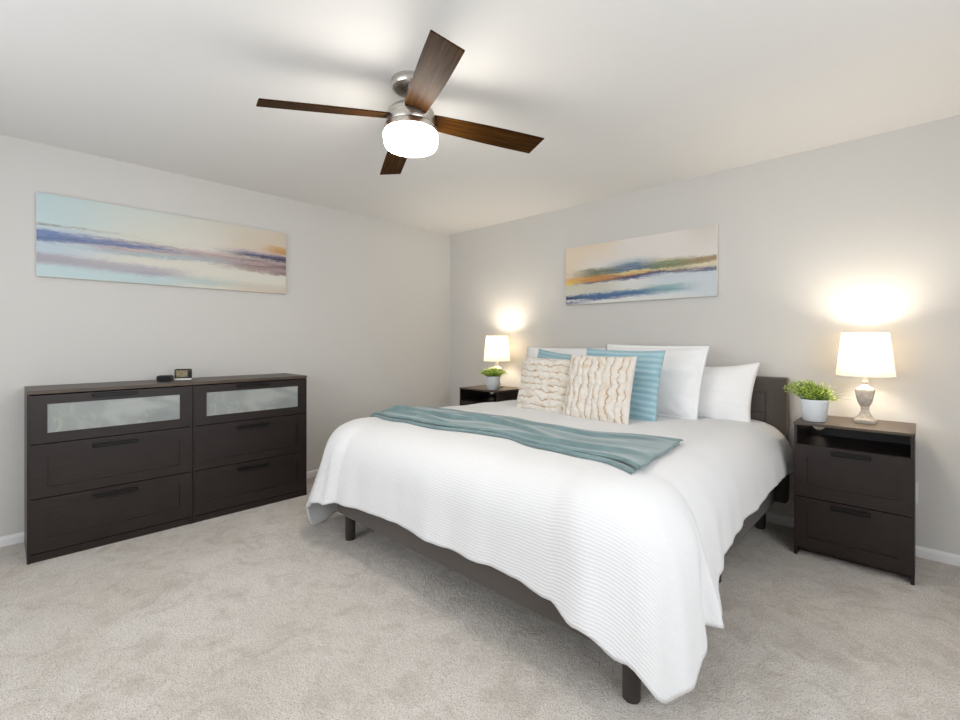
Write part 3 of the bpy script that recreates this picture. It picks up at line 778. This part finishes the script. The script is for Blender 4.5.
painting('abstract shoreline painting in orange, green and navy above the bed', (2.231, -0.003, 1.798), 0, 1.276, 0.514, 0.030, 'art_right', None)

# ------------------------------------------------------------ ceiling fan
FX, FY = 2.195, -2.256
fan = thing('ceiling_fan', 'four-blade ceiling fan with dark walnut blades and glowing round light', 'ceiling fan', (FX, FY, 2.44))
obj('canopy', lathe([(0.090, 0), (0.092, -0.004), (0.092, -0.030), (0.086, -0.038), (0.030, -0.044)], 48), 'nickel', fan, True)
obj('downrod', lathe([(0.016, -0.040), (0.016, -0.100)], 20), 'nickel', fan, True)
obj('motor_housing', lathe([(0.028, -0.082), (0.032, -0.090), (0.034, -0.108), (0.060, -0.122), (0.092, -0.134), (0.110, -0.150), (0.114, -0.162), (0.114, -0.205), (0.112, -0.210), (0.119, -0.214), (0.124, -0.222), (0.124, -0.244), (0.118, -0.248)], 56), 'nickel', fan, True, 50)
obj('light_bowl', lathe([(0.119, -0.2475), (0.126, -0.250), (0.1285, -0.256), (0.128, -0.270), (0.123, -0.300), (0.118, -0.311), (0.105, -0.316), (0.04, -0.318)], 48), 'bowl', fan, True, 70)['label'] = 'glowing white opal glass bowl'
def blade():
    bm = bmesh.new(); rs = []; th = 0.006; N = 16
    for i in range(N + 1):
        r = 0.105 + (0.668 - 0.105) * i / N; f = i / N
        w0 = -0.050 - 0.014 * math.sin(min(1, f * 1.3) * math.pi / 2); w1 = 0.050 + 0.016 * math.sin(min(1, f * 1.3) * math.pi / 2)
        rr0 = r; rr1 = r - 0.022 * f
        rs.append([(rr0, w0, -th / 2), (rr1, w1, -th / 2), (rr1, w1, th / 2), (rr0, w0, th / 2)])
    rings(bm, rs)
    return bm
me0 = None
for k in range(4):
    b = obj('blade', blade(), 'blade', fan)
    b.location = (0, 0, -0.170)
    b.rotation_mode = 'XYZ'
    b.rotation_euler = (R(-13.4), R(3.6), R(-116.8 + 90 * k))
    ir = bmesh.new()
    box(ir, (0.085, -0.028, 0.0032), (0.150, 0.028, 0.0070), 0.001)
    obj('blade_iron', ir, 'nickel', b)

# ------------------------------------------------------------ small things on the dresser and wall
c = thing('digital_clock', 'small black digital clock with amber grey display standing on the nearer dresser', 'clock', (0.200, -2.712, 0.9432), R(72))
obj('case', bx((-0.052, -0.012, 0.010), (0.052, 0.014, 0.078), 0.010, 4), 'black_plastic', c, True, 60)
obj('display', bx((-0.042, -0.0135, 0.020), (0.026, -0.0115, 0.068), 0.0005), 'lcd', c)
obj('button', bx((0.032, -0.0135, 0.030), (0.044, -0.0115, 0.062), 0.0008), 'handle', c)
obj('foot', bx((-0.050, -0.030, 0.0), (0.050, 0.030, 0.012), 0.004, 2), 'white_plastic', c, True, 60)['label'] = 'pale grey foot'
bm = bmesh.new(); rings(bm, [[(x, y, z) for x, y, _ in rsq(h, 0, .5, 6)] for h, z in ((0.038, 0), (0.043, 0.004), (0.044, 0.028), (0.041, 0.036), (0.034, 0.039))])
s = thing('small_speaker', 'low black rounded speaker box beside the digital clock', 'speaker', (0.215, -2.822, 0.9432), R(60))
obj('body', bm, 'black_fabric', s, True, 50)
bm = bmesh.new(); rings(bm, [[(x, y, z) for x, y, _ in rsq(h, 0, .5, 6)] for h, z in ((0.028, 0.0385), (0.028, 0.0405))])
obj('top_panel', bm, 'black_plastic', s)
o = thing('wall_outlet', 'white wall outlet half hidden behind the right nightstand', 'outlet', (3.880, -0.0005, 0.357))
obj('cover_plate', bx((-0.035, -0.006, -0.060), (0.035, 0, 0.060), 0.002), 'white_plastic', o)
for dz in (-0.022, 0.022): obj('socket', lathe([(0.014, 0), (0.014, 0.0012)], 20), 'trim', o).location = (0, -0.006, dz)
for ch in [x for x in sc.collection.objects if x.parent == o and x.name.startswith('socket')]: ch.rotation_euler = (R(90), 0, 0)
